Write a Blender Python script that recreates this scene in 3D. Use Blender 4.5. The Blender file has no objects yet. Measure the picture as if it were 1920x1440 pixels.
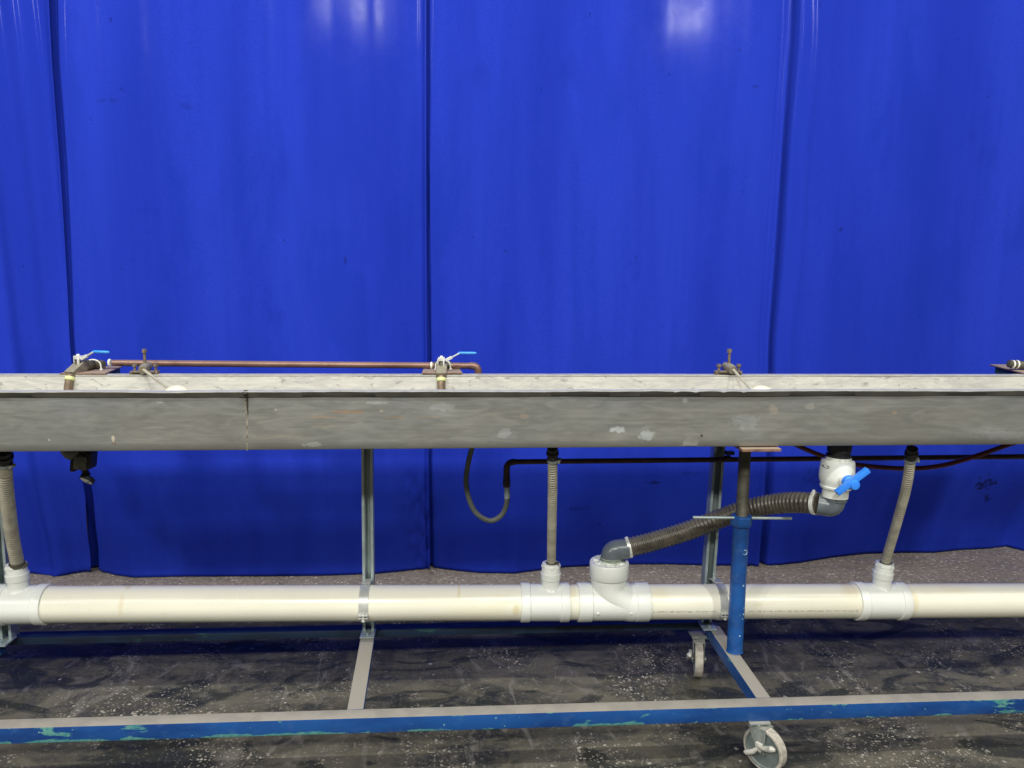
import bpy, bmesh, math, random
from mathutils import Vector, Matrix, noise
random.seed(4)
SC = bpy.context.scene
COL = SC.collection
R = math.radians
PI = math.pi

# ------------------------------------------------------------------ camera
H = 1.53
F = 1440.0                       # focal length in photo pixels (photo 1920 wide)
YAW, PITCH, ROLL = R(3.68), R(8.0), R(0.405)
fw = Vector((math.sin(YAW)*math.cos(PITCH), math.cos(YAW)*math.cos(PITCH), -math.sin(PITCH)))
rt0 = Vector((math.cos(YAW), -math.sin(YAW), 0)); up0 = rt0.cross(fw)
rt = rt0*math.cos(ROLL) + up0*math.sin(ROLL)
up = up0*math.cos(ROLL) - rt0*math.sin(ROLL)
cd = bpy.data.cameras.new('camera'); cam = bpy.data.objects.new('camera', cd); COL.objects.link(cam)
cd.sensor_width = 36; cd.lens = 36*F/1920; cd.clip_end = 200; cd.clip_start = .05
mw = Matrix((rt, up, -fw)).transposed().to_4x4(); mw.translation = Vector((0, 0, H)); cam.matrix_world = mw
SC.camera = cam

# ------------------------------------------------------------------ world, lamps
w = bpy.data.worlds.new('World'); SC.world = w; w.use_nodes = True
w.node_tree.nodes['Background'].inputs[0].default_value = (1, .98, .74, 1)
w.node_tree.nodes['Background'].inputs[1].default_value = .058
def area(name, loc, sx, sy, power, target, col=(1, .99, .925)):
    l = bpy.data.lights.new(name, 'AREA'); l.shape = 'RECTANGLE'; l.size = sx; l.size_y = sy
    l.energy = power; l.color = col
    o = bpy.data.objects.new(name, l); COL.objects.link(o); o.location = loc
    o.rotation_euler = (Vector(target)-Vector(loc)).to_track_quat('-Z', 'Y').to_euler()
    return o
for x in (-3.7, 0.3, 4.3):
    area('ceiling_strip_lamp', (x, .42, 5.0), 3.3, .16, 98, (x, 1.9, 0))
for x in (-6.8, -1.57, 3.68):
    area('ceiling_bay_lamp', (x, -4.3, 5.4), .46, .46, 225, (x*.6, 3.4, .6))
for x in (-4.2, 1.05):
    area('ceiling_near_lamp', (x, -3.3, 6.5), .5, .5, 135, (x*.7, 3.4, .6))
SC.view_settings.view_transform = 'Standard'
try: SC.view_settings.look = 'None'
except Exception: pass
SC.view_settings.exposure = 0; SC.view_settings.gamma = 1

# ------------------------------------------------------------------ geometry helpers
def ray(x, y):
    return fw*F + rt*(x-960) + up*(720-y)
def P(x, y, Y):
    d = ray(x, y); return Vector((0, 0, H)) + d*(Y/d.y)
def G(x, y, z=0.0):
    d = ray(x, y); return Vector((0, 0, H)) + d*((z-H)/d.z)
def S(p):                        # metres per photo pixel at a point
    return (Vector(p)-Vector((0, 0, H))).dot(fw)/F
def lerp(a, b, t): return a+(b-a)*t
def sm(t): t = max(0, min(1, t)); return t*t*(3-2*t)

WO = {}
def thing(name, label, cat, loc, group=None):
    o = bpy.data.objects.new(name, None); COL.objects.link(o); o.location = loc; o.empty_display_size = .05
    o['label'] = label; o['category'] = cat
    if group: o['group'] = group
    WO[o.name] = Vector(loc); return o
def tag(o, label, cat, group=None):
    o['label'] = label; o['category'] = cat
    if group: o['group'] = group
    return o
def obj(name, bm, m, parent=None, ang=35, kind=None, label=None, origin=None, bevel=0, bseg=2):
    org = WO[parent.name] if parent is not None else (Vector(origin) if origin is not None else Vector((0, 0, 0)))
    o0 = org
    bmesh.ops.recalc_face_normals(bm, faces=bm.faces[:])
    if bevel:
        bm.normal_update()
        es = [e for e in bm.edges if len(e.link_faces) == 2 and e.calc_face_angle(0) > R(40)]
        bmesh.ops.bevel(bm, geom=es, offset=bevel, segments=bseg, affect='EDGES', profile=.6)
    bmesh.ops.translate(bm, verts=bm.verts[:], vec=-o0)
    me = bpy.data.meshes.new(name); bm.to_mesh(me); bm.free()
    me.materials.append(m)
    for p in me.polygons: p.use_smooth = True
    me.set_sharp_from_angle(angle=R(ang))
    o = bpy.data.objects.new(name, me); COL.objects.link(o)
    if parent is not None:
        o.parent = parent
        WO[o.name] = o0
    else:
        o.location = o0; WO[o.name] = o0
    if kind: o['kind'] = kind
    if label: o['label'] = label
    return o
def B(): return bmesh.new()
def box(bm, c, s, rot=None):
    m = Matrix.Translation(Vector(c)) @ (rot.to_4x4() if rot is not None else Matrix()) @ Matrix.Diagonal((s[0], s[1], s[2], 1))
    bmesh.ops.create_cube(bm, size=1, matrix=m)
def sweep(bm, pts, r, seg=20, cap=True, ns=None, close=False, twist=0):
    pts = [Vector(p) for p in pts]; n = len(pts)
    rr = r if isinstance(r, (list, tuple)) else [r]*n
    tan = []
    for i in range(n):
        a = pts[max(0, i-1)]; b = pts[min(n-1, i+1)]
        t = b-a
        tan.append(t.normalized() if t.length > 1e-9 else (tan[-1] if tan else Vector((0, 0, 1))))
    t0 = tan[0]; ref = Vector((0, 0, 1)) if abs(t0.z) < .9 else Vector((0, 1, 0))
    u = t0.cross(ref).normalized(); rings = []
    for i in range(n):
        t = tan[i]; u = (u - t*u.dot(t)).normalized(); v = t.cross(u)
        rings.append([bm.verts.new(pts[i] + (u*math.cos(a+twist)+v*math.sin(a+twist))*rr[i]) for a in [2*PI*k/seg for k in range(seg)]])
    for i in range(n-1):
        for k in range(seg):
            bm.faces.new((rings[i][k], rings[i][(k+1) % seg], rings[i+1][(k+1) % seg], rings[i+1][k]))
    if cap:
        bm.faces.new(rings[0][::-1]); bm.faces.new(rings[-1])
def lathe(bm, a, b, prof, seg=32, cap=True):
    """prof: list of (t 0..1 along a->b, radius); repeated t makes a step"""
    a = Vector(a); b = Vector(b); ax = (b-a).normalized()
    ref = Vector((0, 0, 1)) if abs(ax.z) < .9 else Vector((0, 1, 0))
    u = ax.cross(ref).normalized(); v = ax.cross(u); rings = []
    for t, r in prof:
        c = a.lerp(b, t) if 0 <= t <= 1 else a+(b-a)*t
        rings.append([bm.verts.new(c+(u*math.cos(q)+v*math.sin(q))*r) for q in [2*PI*k/seg for k in range(seg)]])
    for i in range(len(rings)-1):
        for k in range(seg):
            bm.faces.new((rings[i][k], rings[i][(k+1) % seg], rings[i+1][(k+1) % seg], rings[i+1][k]))
    if cap:
        bm.faces.new(rings[0][::-1]); bm.faces.new(rings[-1])
def smooth_path(pts, n=12):
    pts = [Vector(p) for p in pts]; out = []
    q = [pts[0]*2-pts[1]]+pts+[pts[-1]*2-pts[-2]]
    for i in range(1, len(q)-2):
        p0, p1, p2, p3 = q[i-1:i+3]
        for k in range(n):
            t = k/n
            out.append(.5*((2*p1)+(p2-p0)*t+(2*p0-5*p1+4*p2-p3)*t*t+(-p0+3*p1-3*p2+p3)*t**3))
    out.append(pts[-1]); return out
def resample(pts, step):
    L = [0]
    for a, b in zip(pts, pts[1:]): L.append(L[-1]+(b-a).length)
    n = max(2, int(L[-1]/step)); out = []; j = 0
    for i in range(n+1):
        s = L[-1]*i/n
        while j < len(L)-2 and L[j+1] < s: j += 1
        t = (s-L[j])/max(1e-9, L[j+1]-L[j]); out.append(pts[j].lerp(pts[j+1], t))
    return out, L[-1]
def corner(a, c, b, rad, n=8):
    a, b, c = Vector(a), Vector(b), Vector(c)
    p = c+(a-c).normalized()*rad; q = c+(b-c).normalized()*rad
    mid = [p*(1-t)**2 + c*2*t*(1-t) + q*t*t for t in [i/n for i in range(n+1)]]
    return [a]+mid+[b]
def torus(bm, c, axis, R_, r, seg=24, s2=8, a0=0, a1=2*PI, sq=None):
    axis = Vector(axis).normalized(); ref = Vector((0, 0, 1)) if abs(axis.z) < .9 else Vector((0, 1, 0))
    u = axis.cross(ref).normalized(); v = axis.cross(u)
    full = abs(a1-a0-2*PI) < 1e-6; n = seg if full else seg+1; rings = []
    for i in range(n):
        a = a0+(a1-a0)*i/seg; d = u*math.cos(a)+v*math.sin(a); rg = []
        if sq:   # rectangular band: half width along axis, thickness radial
            for (x, y) in ((-1, 0), (1, 0), (1, 1), (-1, 1)):
                rg.append(bm.verts.new(Vector(c)+d*(R_+y*sq[1])+axis*(x*sq[0])))
        else:
            for k in range(s2):
                q = 2*PI*k/s2; rg.append(bm.verts.new(Vector(c)+d*(R_+r*math.cos(q))+axis*(r*math.sin(q))))
        rings.append(rg)
    m = len(rings[0])
    for i in range(seg):
        A = rings[i]; C = rings[(i+1) % n]
        for k in range(m): bm.faces.new((A[k], A[(k+1) % m], C[(k+1) % m], C[k]))
    if not full: bm.faces.new(rings[0][::-1]); bm.faces.new(rings[-1])
def bolt(bm, a, b, r, head=1.9, hl=.25, hexa=True):
    a = Vector(a); b = Vector(b)
    lathe(bm, a, b, [(0, r), (1, r)], 12)
    lathe(bm, a.lerp(b, 1-hl), b+(b-a)*.02, [(0, r*head), (1, r*head)], 6)

# ------------------------------------------------------------------ material helper
class MT:
    def __init__(s, name, rough=.5, metal=0, spec=.5):
        s.m = bpy.data.materials.new(name); s.m.use_nodes = True; s.nt = s.m.node_tree; s.N = s.nt.nodes
        s.b = s.N['Principled BSDF']; s.b.inputs['Roughness'].default_value = rough
        s.b.inputs['Metallic'].default_value = metal; s.b.inputs['Specular IOR Level'].default_value = spec
        s.g = s.N.new('ShaderNodeNewGeometry'); s.c = None
    def link(s, a, b): s.nt.links.new(a, b)
    def coord(s, sc=(1, 1, 1), rot=(0, 0, 0), loc=(0, 0, 0)):
        tc = s.N.new('ShaderNodeTexCoord'); mp = s.N.new('ShaderNodeMapping')
        mp.inputs['Scale'].default_value = sc; mp.inputs['Rotation'].default_value = rot; mp.inputs['Location'].default_value = loc
        s.link(tc.outputs['Object'], mp.inputs[0]); return mp.outputs[0]
    def noise(s, scale, detail=4, sc=(1, 1, 1), rough=.55, dist=0, rot=(0, 0, 0), loc=(0, 0, 0)):
        n = s.N.new('ShaderNodeTexNoise'); n.inputs['Scale'].default_value = scale; n.inputs['Detail'].default_value = detail
        n.inputs['Roughness'].default_value = rough; n.inputs['Distortion'].default_value = dist
        s.link(s.coord(sc, rot, loc), n.inputs['Vector']); return n.outputs['Fac']
    def ramp(s, f, a, b, lo=0, hi=1):
        r = s.N.new('ShaderNodeMapRange'); r.inputs[1].default_value = a; r.inputs[2].default_value = b
        r.inputs[3].default_value = lo; r.inputs[4].default_value = hi; r.interpolation_type = 'SMOOTHSTEP'
        s.link(f, r.inputs[0]); return r.outputs[0]
    def math(s, op, a, b=None):
        n = s.N.new('ShaderNodeMath'); n.operation = op
        for i, v in enumerate((a, b)):
            if v is None: continue
            if isinstance(v, (int, float)): n.inputs[i].default_value = v
            else: s.link(v, n.inputs[i])
        return n.outputs[0]
    def mix(s, fac, a, b, mode='MIX'):
        n = s.N.new('ShaderNodeMix'); n.data_type = 'RGBA'; n.blend_type = mode
        if isinstance(fac, (int, float)): n.inputs[0].default_value = fac
        else: s.link(fac, n.inputs[0])
        for i, v in ((6, a), (7, b)):
            if isinstance(v, (tuple, list)): n.inputs[i].default_value = (*v[:3], 1)
            else: s.link(v, n.inputs[i])
        return n.outputs[2]
    def base(s, col): s.c = col; return s
    def layer(s, fac, col, mode='MIX'): s.c = s.mix(fac, s.c, col, mode); return s
    def voro(s, scale, sc=(1, 1, 1), rnd=1, dist=None):
        v = s.N.new('ShaderNodeTexVoronoi'); v.inputs['Scale'].default_value = scale; v.inputs['Randomness'].default_value = rnd
        s.link(s.coord(sc), v.inputs['Vector']); return v
    def bump(s, f, strength=.2, dist=.002):
        b = s.N.new('ShaderNodeBump'); b.inputs['Strength'].default_value = strength; b.inputs['Distance'].default_value = dist
        s.link(f, b.inputs['Height']); s.link(b.outputs[0], s.b.inputs['Normal'])
    def rough(s, f, a, b):
        s.link(s.ramp(f, .3, .7, a, b), s.b.inputs['Roughness'])
    def sep(s):
        tc = s.N.new('ShaderNodeTexCoord'); x = s.N.new('ShaderNodeSeparateXYZ'); s.link(tc.outputs['Object'], x.inputs[0]); return x.outputs
    def blob(s, c, size, soft=.5, wob=.5, ns=25, rot=(0, 0, 0)):
        """mask of an irregular patch round point c with half sizes size (object space)"""
        tc = s.g; mp = s.N.new('ShaderNodeMapping'); mp.vector_type = 'TEXTURE'
        mp.inputs['Location'].default_value = c; mp.inputs['Scale'].default_value = size; mp.inputs['Rotation'].default_value = rot
        s.link(tc.outputs['Position'], mp.inputs[0])
        l = s.N.new('ShaderNodeVectorMath'); l.operation = 'LENGTH'; s.link(mp.outputs[0], l.inputs[0])
        n = s.noise(ns, 4)
        d = s.math('ADD', l.outputs['Value'], s.math('MULTIPLY', s.math('SUBTRACT', n, .5), wob*4))
        return s.ramp(d, 1, 1-soft, 0, 1)
    def dust(s, col, lo=.6, hi=.9, amt=1):
        x = s.N.new('ShaderNodeSeparateXYZ'); s.link(s.g.outputs['Normal'], x.inputs[0])
        f = s.math('MULTIPLY', s.ramp(x.outputs[2], lo, hi), amt); s.layer(f, col); return f
    def done(s):
        if isinstance(s.c, (tuple, list)): s.b.inputs['Base Color'].default_value = (*s.c[:3], 1)
        else: s.link(s.c, s.b.inputs['Base Color'])
        return s.m
def mul(c, k): return tuple(x*k for x in c)
def simple(name, col, rough=.5, metal=0, var=.25, scale=40, bump=0, dust=None, spec=.5, amt=.8, det=4):
    t = MT(name, rough, metal, spec); n = t.noise(scale, det)
    t.base(t.mix(t.ramp(n, .3, .7), mul(col, 1-var), mul(col, 1+var)))
    if dust: t.dust(dust, .3, .9, amt)
    if bump: t.bump(n, bump, .001)
    return t.done()
DUST = (.29, .268, .225)

# floor: worn terrazzo, dirty under the trough
t = MT('worn_terrazzo', .62, 0, .22)
big = t.noise(1.6, 5, (1, 1.6, 1), dist=.6); med = t.noise(7, 6, (1, 1.5, 1), dist=1.2, rot=(0, 0, .5)); fine = t.noise(60, 5)
t.base(t.mix(t.ramp(med, .32, .7), (.023, .025, .020), (.084, .077, .055)))
t.layer(t.ramp(big, .42, .62, 0, .55), (.07, .066, .05))
t.layer(t.ramp(fine, .35, .75, 0, .5), (.115, .104, .09))
sm_ = t.noise(3.1, 6, (2.2, 1, 1), dist=2.4, rot=(0, 0, .35), loc=(4, 2, 0))
t.layer(t.ramp(t.noise(2.1, 6, (1, 1.7, 1), dist=1.1, loc=(7, 7, 0)), .50, .62, 0, .6), (.142, .130, .095))
t.layer(t.ramp(sm_, .57, .66, 0, .6), (.17, .158, .135))
t.layer(t.ramp(t.noise(9, 7, (1, 1.5, 1), rough=.7, loc=(1, 8, 0)), .58, .66, 0, .45), (.19, .175, .15))            # dried residue
t.layer(t.ramp(t.noise(2.6, 5, (1, 2, 1), dist=1.5, loc=(9, 1, 0)), .53, .61, 0, .8), (.017, .020, .017))
X = t.sep()
yy = t.math('ADD', X[1], t.math('MULTIPLY', t.math('SUBTRACT', t.noise(5, 5), .5), .22))
clean = t.ramp(yy, 3.42, 3.62)
t.layer(t.math('MULTIPLY', clean, .85), t.mix(t.ramp(t.noise(45, 5), .3, .7), (.215, .178, .152), (.36, .305, .265)))
v = t.voro(88, (1, 1.15, .2)); v2 = t.voro(170, (1, 1.1, .2)); v3 = t.voro(38, (1, 1, .2))
def chips(vo, density, size, seed):
    xs = t.N.new('ShaderNodeSeparateColor'); t.link(vo.outputs['Color'], xs.inputs[0])
    keep = t.ramp(xs.outputs[seed], 1-density, 1-density+.03)
    wob = t.math('MULTIPLY', t.math('SUBTRACT', t.noise(190, 3), .5), .35)
    sz = t.math('MULTIPLY', xs.outputs[(seed+1) % 3], size)
    inn = t.math('LESS_THAN', t.math('ADD', vo.outputs['Distance'], wob), sz)
    return t.math('MULTIPLY', keep, inn)
dens = t.ramp(t.noise(2.6, 5, loc=(3, 3, 0)), .47, .60)
c1 = chips(v, .46, .52, 0); c2 = chips(v2, .34, .52, 1); c3 = chips(v3, .035, .30, 2)
front = t.math('MAXIMUM', t.math('MULTIPLY', dens, .75), t.math('MULTIPLY', clean, .9))
chipc = t.mix(t.ramp(t.noise(30, 2), .4, .6), (.19, .17, .14), (.46, .42, .35))
t.layer(t.math('MULTIPLY', c1, front), chipc)
t.layer(t.math('MULTIPLY', c2, t.math('MAXIMUM', front, .18)), chipc)
v4 = t.voro(56, (1, 1.2, .2)); c4 = chips(v4, .5, .44, 2)
t.layer(t.math('MULTIPLY', c4, clean), t.mix(t.ramp(t.noise(25, 2), .4, .6), (.40, .35, .31), (.66, .60, .53)))
t.layer(t.math('MULTIPLY', t.math('MULTIPLY', chips(v4, .16, .38, 0), dens), .9), chipc)
t.layer(t.math('MULTIPLY', c3, .9), (.32, .29, .25))
t.bump(t.noise(35, 6), .2, .002); t.rough(med, .34, .7)
M_floor = t.done()

# curtain vinyl
def blob_px(t, x, y, Y, rx, ry, **k):
    p = P(x, y, Y); s = S(p); return t.blob(p, (rx*s, .4, ry*s), **k)
t = MT('blue_vinyl', .15, 0, .016)
st = t.noise(3.2, 4, (1, 1, .12)); st2 = t.noise(18, 3, (1, 1, .06)); fn = t.noise(160, 4); sm2 = t.noise(5, 5, (1, 1, .7))
t.base(t.mix(t.ramp(st, .3, .7), (.015, .034, .39), (.021, .046, .48)))
t.layer(t.ramp(st2, .45, .8, 0, .22), (.009, .027, .33))
t.layer(t.ramp(t.noise(2.2, 5, (1, 1, .35), dist=.8, loc=(3, 0, 1)), .52, .66, 0, .35), (.010, .029, .33))
t.layer(t.ramp(fn, .35, .7, 0, .3), (.008, .024, .29))
t.layer(t.ramp(sm2, .6, .75, 0, .3), (.010, .026, .30))
t.layer(t.ramp(t.noise(28, 4, (1, 1, .8)), .70, .76, 0, .45), (.007, .014, .14))
for (x, y, rx, ry, am) in ((1888, 922, 26, 20, .9), (1900, 955, 14, 12, .8), (645, 484, 4, 11, .4), (1232, 913, 22, 4, .65), (1300, 893, 24, 5, .3), (200, 184, 30, 6, .22),
                       (345, 195, 18, 8, .18), (1421, 157, 15, 2.5, .45), (1590, 428, 6, 4, .5), (948, 470, 5, 3, .35), (1540, 900, 20, 24, .3), (1090, 965, 30, 5, .3), (530, 450, 3, 7, .5)):
    t.layer(t.math('MULTIPLY', blob_px(t, x, y, 3.72, rx, ry, soft=.8, wob=.8, ns=38), am), (.008, .010, .05))
t.rough(t.noise(11, 4), .10, .15); t.bump(t.noise(420, 2), .08, .0003)
M_curt = t.done()

# trough metal
def trough_mat(name, inner):
    t = MT(name, .42, .55 if not inner else .0)
    n1 = t.noise(5, 6, (1, 1, 3.2), dist=.6); n2 = t.noise(16, 5, (.5, 1, 2.2), dist=1.4); n3 = t.noise(90, 4, (.25, 1, 2))
    if inner:
        t.base(t.mix(t.ramp(n1, .35, .65), (.50, .49, .45), (.60, .585, .53)))
        t.layer(t.ramp(n2, .50, .62, 0, .45), (.40, .395, .375))
        t.layer(t.ramp(t.noise(52, 7, (.4, 1, 1.5), rough=.65, dist=.5, loc=(5, 0, 2)), .55, .64, 0, .45), (.70, .69, .62))
        t.layer(t.ramp(t.noise(40, 6, (.6, 1, 1.2), dist=.8, loc=(1, 0, 7)), .60, .66, 0, .55), (.20, .19, .175))
        t.bump(n2, .5, .003)
    else:
        t.base(t.mix(t.ramp(n1, .3, .7), (.255, .252, .232), (.295, .290, .264)))
        t.layer(t.ramp(n2, .46, .66, 0, .16), (.29, .262, .215))
        t.layer(t.ramp(t.noise(60, 3, (.03, 1, 3)), .4, .75, 0, .4), (.36, .35, .325))
        t.layer(t.ramp(t.sep()[2], .09, .155, 0, .35), (.235, .25, .255))  # cooler tone towards the top: reflection painted into the steel colour
        t.layer(t.ramp(t.noise(3, 5, (1, 1, 2), loc=(3, 1, 1)), .48, .68, 0, .4), (.25, .27, .275))
        t.layer(t.ramp(n3, .5, .8, 0, .25), (.42, .41, .38))
        t.layer(t.ramp(t.noise(9, 7, (.35, 1, 4.5), dist=2.2, loc=(2, 0, 5)), .585, .62, 0, .14), (.38, .35, .295))
        Yf = 2.32
        for (x, y, rx, ry, am, col) in ((655, 772, 34, 3.0, .7, (.44, .27, .16)), (600, 782, 34, 3, .45, (.42, .29, .19)), (740, 783, 24, 2.2, .55, (.42, .28, .18)), (800, 782, 34, 2, .45, (.42, .33, .24)),
                        (620, 800, 50, 2.4, .35, (.42, .35, .27)), (520, 818, 60, 3, .35, (.40, .35, .28)),
                        (1160, 806, 17, 7, .8, (.62, .66, .66)), (1215, 817, 17, 9, .65, (.56, .60, .60)), (830, 763, 26, 9, .45, (.42, .44, .44)), (1400, 790, 30, 16, .4, (.42, .45, .45)),
                        (590, 834, 22, 5, .7, (.52, .52, .48)), (1286, 751, 6, 7, .6, (.55, .55, .52)), (1449, 768, 10, 11, .45, (.50, .43, .36)), (1676, 774, 6, 5, .6, (.50, .40, .28)),
                        (1518, 762, 10, 7, .4, (.50, .48, .44)), (1880, 815, 60, 10, .4, (.40, .42, .42)), (945, 812, 14, 10, .5, (.48, .5, .5)), (708, 755, 26, 3, .4, (.5, .52, .52)),
                        (212, 822, 3.4, 8, .9, (.72, .64, .50)), (214, 832, 5, 2.5, .7, (.30, .2, .12)), (92, 825, 3, 3, .6, (.7, .68, .6)), (716, 770, 4, 3, .6, (.6, .5, .35)), (517, 768, 3, 2, .6, (.6, .58, .4)),
                        (984, 780, 8, 5, .5, (.45, .36, .28)), (1316, 817, 2.4, 3, .9, (.05, .05, .05)), (300, 754, 9, 1.6, .6, (.55, .57, .57))):
            t.layer(t.math('MULTIPLY', blob_px(t, x, y, Yf, rx, ry, soft=.35, wob=.55, ns=48), am), col)
        t.rough(n2, .34, .52)
        t.bump(n1, .04, .004)
    return t.done()
M_steel = trough_mat('stained_stainless', False)
M_scale = trough_mat('limescaled_stainless', True)
M_hem = simple('shaded_hem_steel', (.105, .10, .085), .55, .2, .2, 12)  # steel darkened so the shade under the lip is in the colour
M_rim = simple('rim_steel', (.60, .59, .54), .38, .35, .12, 30)

# blue paint with chips
def paint(name, chip=.5, dust=True, thr=.63):
    t = MT(name, .42, 0, .5)
    n = t.noise(9, 5, (.5, 1, 1.5))
    t.base(t.mix(t.ramp(n, .35, .65), (.005, .048, .20), (.010, .082, .30)))
    t.layer(t.ramp(t.noise(40, 4, (.6, 1, 1)), .5, .8, 0, .35), (.06, .13, .30))
    ch = t.noise(11, 7, (.32, 1, 1.3), rough=.62, dist=.6, loc=(3.3, 0, 1))
    t.layer(t.ramp(ch, thr, thr+.015, 0, chip), (.10, .36, .30))
    t.layer(t.ramp(t.noise(75, 3, (.6, 1, 1)), .71, .73, 0, .75), (.20, .42, .40))
    if dust:
        f = t.dust(DUST, .55, .9, 1)
    t.bump(ch, .15, .001)
    return t.done()
M_blue = paint('chipped_blue_paint'); M_blue2 = paint('blue_post_paint', .3, False, .70)
t = MT('shaded_rear_rail_paint', .55); t.base(t.mix(t.ramp(t.noise(12, 5, (.4, 1, 1)), .35, .65), (.004, .011, .03), (.007, .024, .06)))  # blue paint darkened: the shade on the rear rail is in its colour
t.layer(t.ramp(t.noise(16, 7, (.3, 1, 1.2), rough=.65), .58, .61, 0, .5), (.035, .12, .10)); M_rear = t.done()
# front rail: heavier chipping toward the left end and along the lower edge
t = MT('rail_blue_paint', .42)
t.base(t.mix(t.ramp(t.noise(6, 5, (.5, 1, 1.5)), .35, .65), (.004, .042, .19), (.008, .075, .28)))
t.layer(t.ramp(t.noise(40, 4, (.6, 1, 1)), .5, .8, 0, .4), (.05, .12, .30))
X = t.sep(); zl = X[2]; xl = X[0]
ch = t.noise(10, 8, (.45, 1, 1.4), rough=.68, dist=.8)
low = t.ramp(zl, .170, .157, 0, .13); lef = t.ramp(xl, -.6, -1.4, 0, .12)
top_ = t.ramp(zl, .196, .204, 0, .05)
e = t.math('ADD', t.math('ADD', ch, low), t.math('ADD', lef, top_))
t.layer(t.ramp(e, .635, .655, 0, .9), t.mix(t.ramp(t.noise(50), .4, .6), (.05, .22, .22), (.11, .30, .25)))
t.layer(t.ramp(t.noise(60, 3), .70, .72, 0, .8), (.22, .42, .42))
t.dust(t.mix(t.ramp(t.noise(14, 4), .35, .65), mul(DUST, .9), mul(DUST, 1.08)), .5, .8, 1)
t.bump(ch, .2, .001)
M_rail = t.done()

def pvc(name, col, warm=.0, spec=.5):
    t = MT(name, .27, 0, spec); n = t.noise(3.5, 5, (.6, 1, 1)); 
    t.base(t.mix(t.ramp(n, .3, .7), mul(col, .95), mul(col, 1.02)))
    if warm:
        t.layer(t.ramp(t.noise(7, 6, (.5, 1, 1.5), loc=(2, 2, 2)), .55, .75, 0, warm), (.72, .62, .38))
        t.layer(t.ramp(t.noise(26, 6, (.3, 1, 1), dist=1.5), .66, .74, 0, warm), (.50, .44, .32))
        for (x, y, rx, ry, am) in ((227, 1112, 10, 5, .7), (226, 1135, 7, 26, .35), (860, 1117, 4, 12, .5), (1008, 1130, 3, 20, .2), (968, 1142, 10, 18, .5), (1718, 1130, 9, 40, .4), (1075, 1110, 10, 30, .3), (1240, 1120, 30, 16, .25), (1420, 1134, 16, 5, .3), (1600, 1112, 22, 20, .35)):
            t.layer(t.math('MULTIPLY', blob_px(t, x, y, 2.61, rx, ry, soft=.8, wob=.3, ns=24), am), (.62, .50, .24))
    t.rough(n, .2, .34)
    t.b.inputs['Subsurface Weight'].default_value = 0.0
    return t.done()
M_pipe = pvc('aged_cream_pvc', (.775, .755, .635), .35)
M_fit = pvc('white_pvc', (.73, .745, .70))
M_fit2 = simple('sawn_white_pvc', (.60, .62, .56), .55, 0, .25, 90, .4)
M_gpvc = simple('grey_pvc', (.115, .135, .15), .28, 0, .12, 20)
M_black = simple('black_plastic', (.012, .012, .013), .5, 0, .3, 30)
M_rubber = simple('black_rubber', (.022, .026, .024), .5, 0, .2, 30, 0, (.12, .12, .10), amt=.5)
M_loop = simple('dusty_grey_hose', (.10, .11, .095), .42, 0, .2, 30, 0, (.2, .2, .17), amt=.5)
M_corr = simple('beige_corrugated_plastic', (.36, .335, .26), .5, 0, .2, 20, 0)
M_bigh = simple('brown_corrugated_plastic', (.065, .055, .042), .34, 0, .45, 22, 0, (.13, .122, .10), amt=.75)
M_zinc = simple('zinc_steel', (.50, .51, .48), .34, .3, .12, 25)
M_galv = simple('galvanised_channel', (.36, .43, .43), .42, .45, .2, 12)
M_chrome = simple('bright_steel', (.78, .78, .73), .3, .35, .08, 30)
t = MT('copper', .38, .35); n = t.noise(10, 6, (.5, 1, 1))
t.base(t.mix(t.ramp(n, .35, .65), (.16, .085, .062), (.24, .14, .105))); t.layer(t.ramp(t.noise(22, 5, (.4, 1, 1), loc=(4, 4, 0)), .55, .7, 0, .45), (.16, .10, .07)); t.dust((.42, .32, .28), .5, 1, .4)
M_copper = t.done()
M_dcopper = simple('dark_oxidised_pipe', (.045, .018, .016), .45, .2, .5, 25)
M_redhose = simple('dark_red_hose', (.10, .010, .012), .4, 0, .3, 15)
M_brass = simple('grimy_brass', (.20, .175, .125), .5, .25, .25, 60, .2, (.40, .38, .30), amt=.5)
M_bronze = simple('brown_oxidised_brass', (.17, .12, .08), .45, .3, .3, 40, .15, (.28, .24, .18), amt=.4)
M_tape = simple('white_tape', (.80, .80, .70), .5, 0, .08, 60)
M_ytape = simple('yellow_tape', (.62, .66, .30), .5, 0, .08, 60)
M_bgrip = simple('light_blue_grip', (.05, .30, .75), .35, 0, .1, 30)
M_rustplate = simple('rusty_plate', (.20, .115, .075), .6, .1, .4, 30, .3, (.38, .30, .24), amt=.8)
M_teal = simple('teal_bracket', (.018, .06, .068), .5, 0, .2, 30)
M_rusty = simple('rusty_iron', (.15, .115, .085), .6, .2, .35, 60, .4, (.30, .27, .22), amt=.6)
M_rod = simple('dirty_threaded_steel', (.10, .092, .07), .55, .3, .3, 30, .2)
M_float = simple('cream_float', (.86, .80, .58), .4, 0, .06, 20)
M_armm = simple('pale_brass_arm', (.56, .53, .42), .35, .4, .15, 40)
M_handle = simple('valve_handle_blue', (.035, .22, .80), .3, 0, .08, 20)
M_tyre = simple('dusty_tread', (.40, .37, .32), .7, 0, .22, 60, .5)
M_wheel = simple('grey_wheel', (.15, .175, .17), .45, 0, .15, 30, 0)
M_fork = simple('dusty_zinc', (.27, .30, .285), .5, .25, .25, 50, .2, (.42, .40, .36), amt=.6)
M_pedal = simple('pale_pedal', (.50, .49, .44), .5, .1, .2, 50)
M_ink = simple('grey_print', (.30, .30, .30), .5, 0, .3, 60)
M_dink = simple('dark_print', (.06, .09, .10), .5, 0, .1, 60)
M_light = simple('scuffed_paint', (.30, .45, .55), .6, 0, .3, 80)
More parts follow.
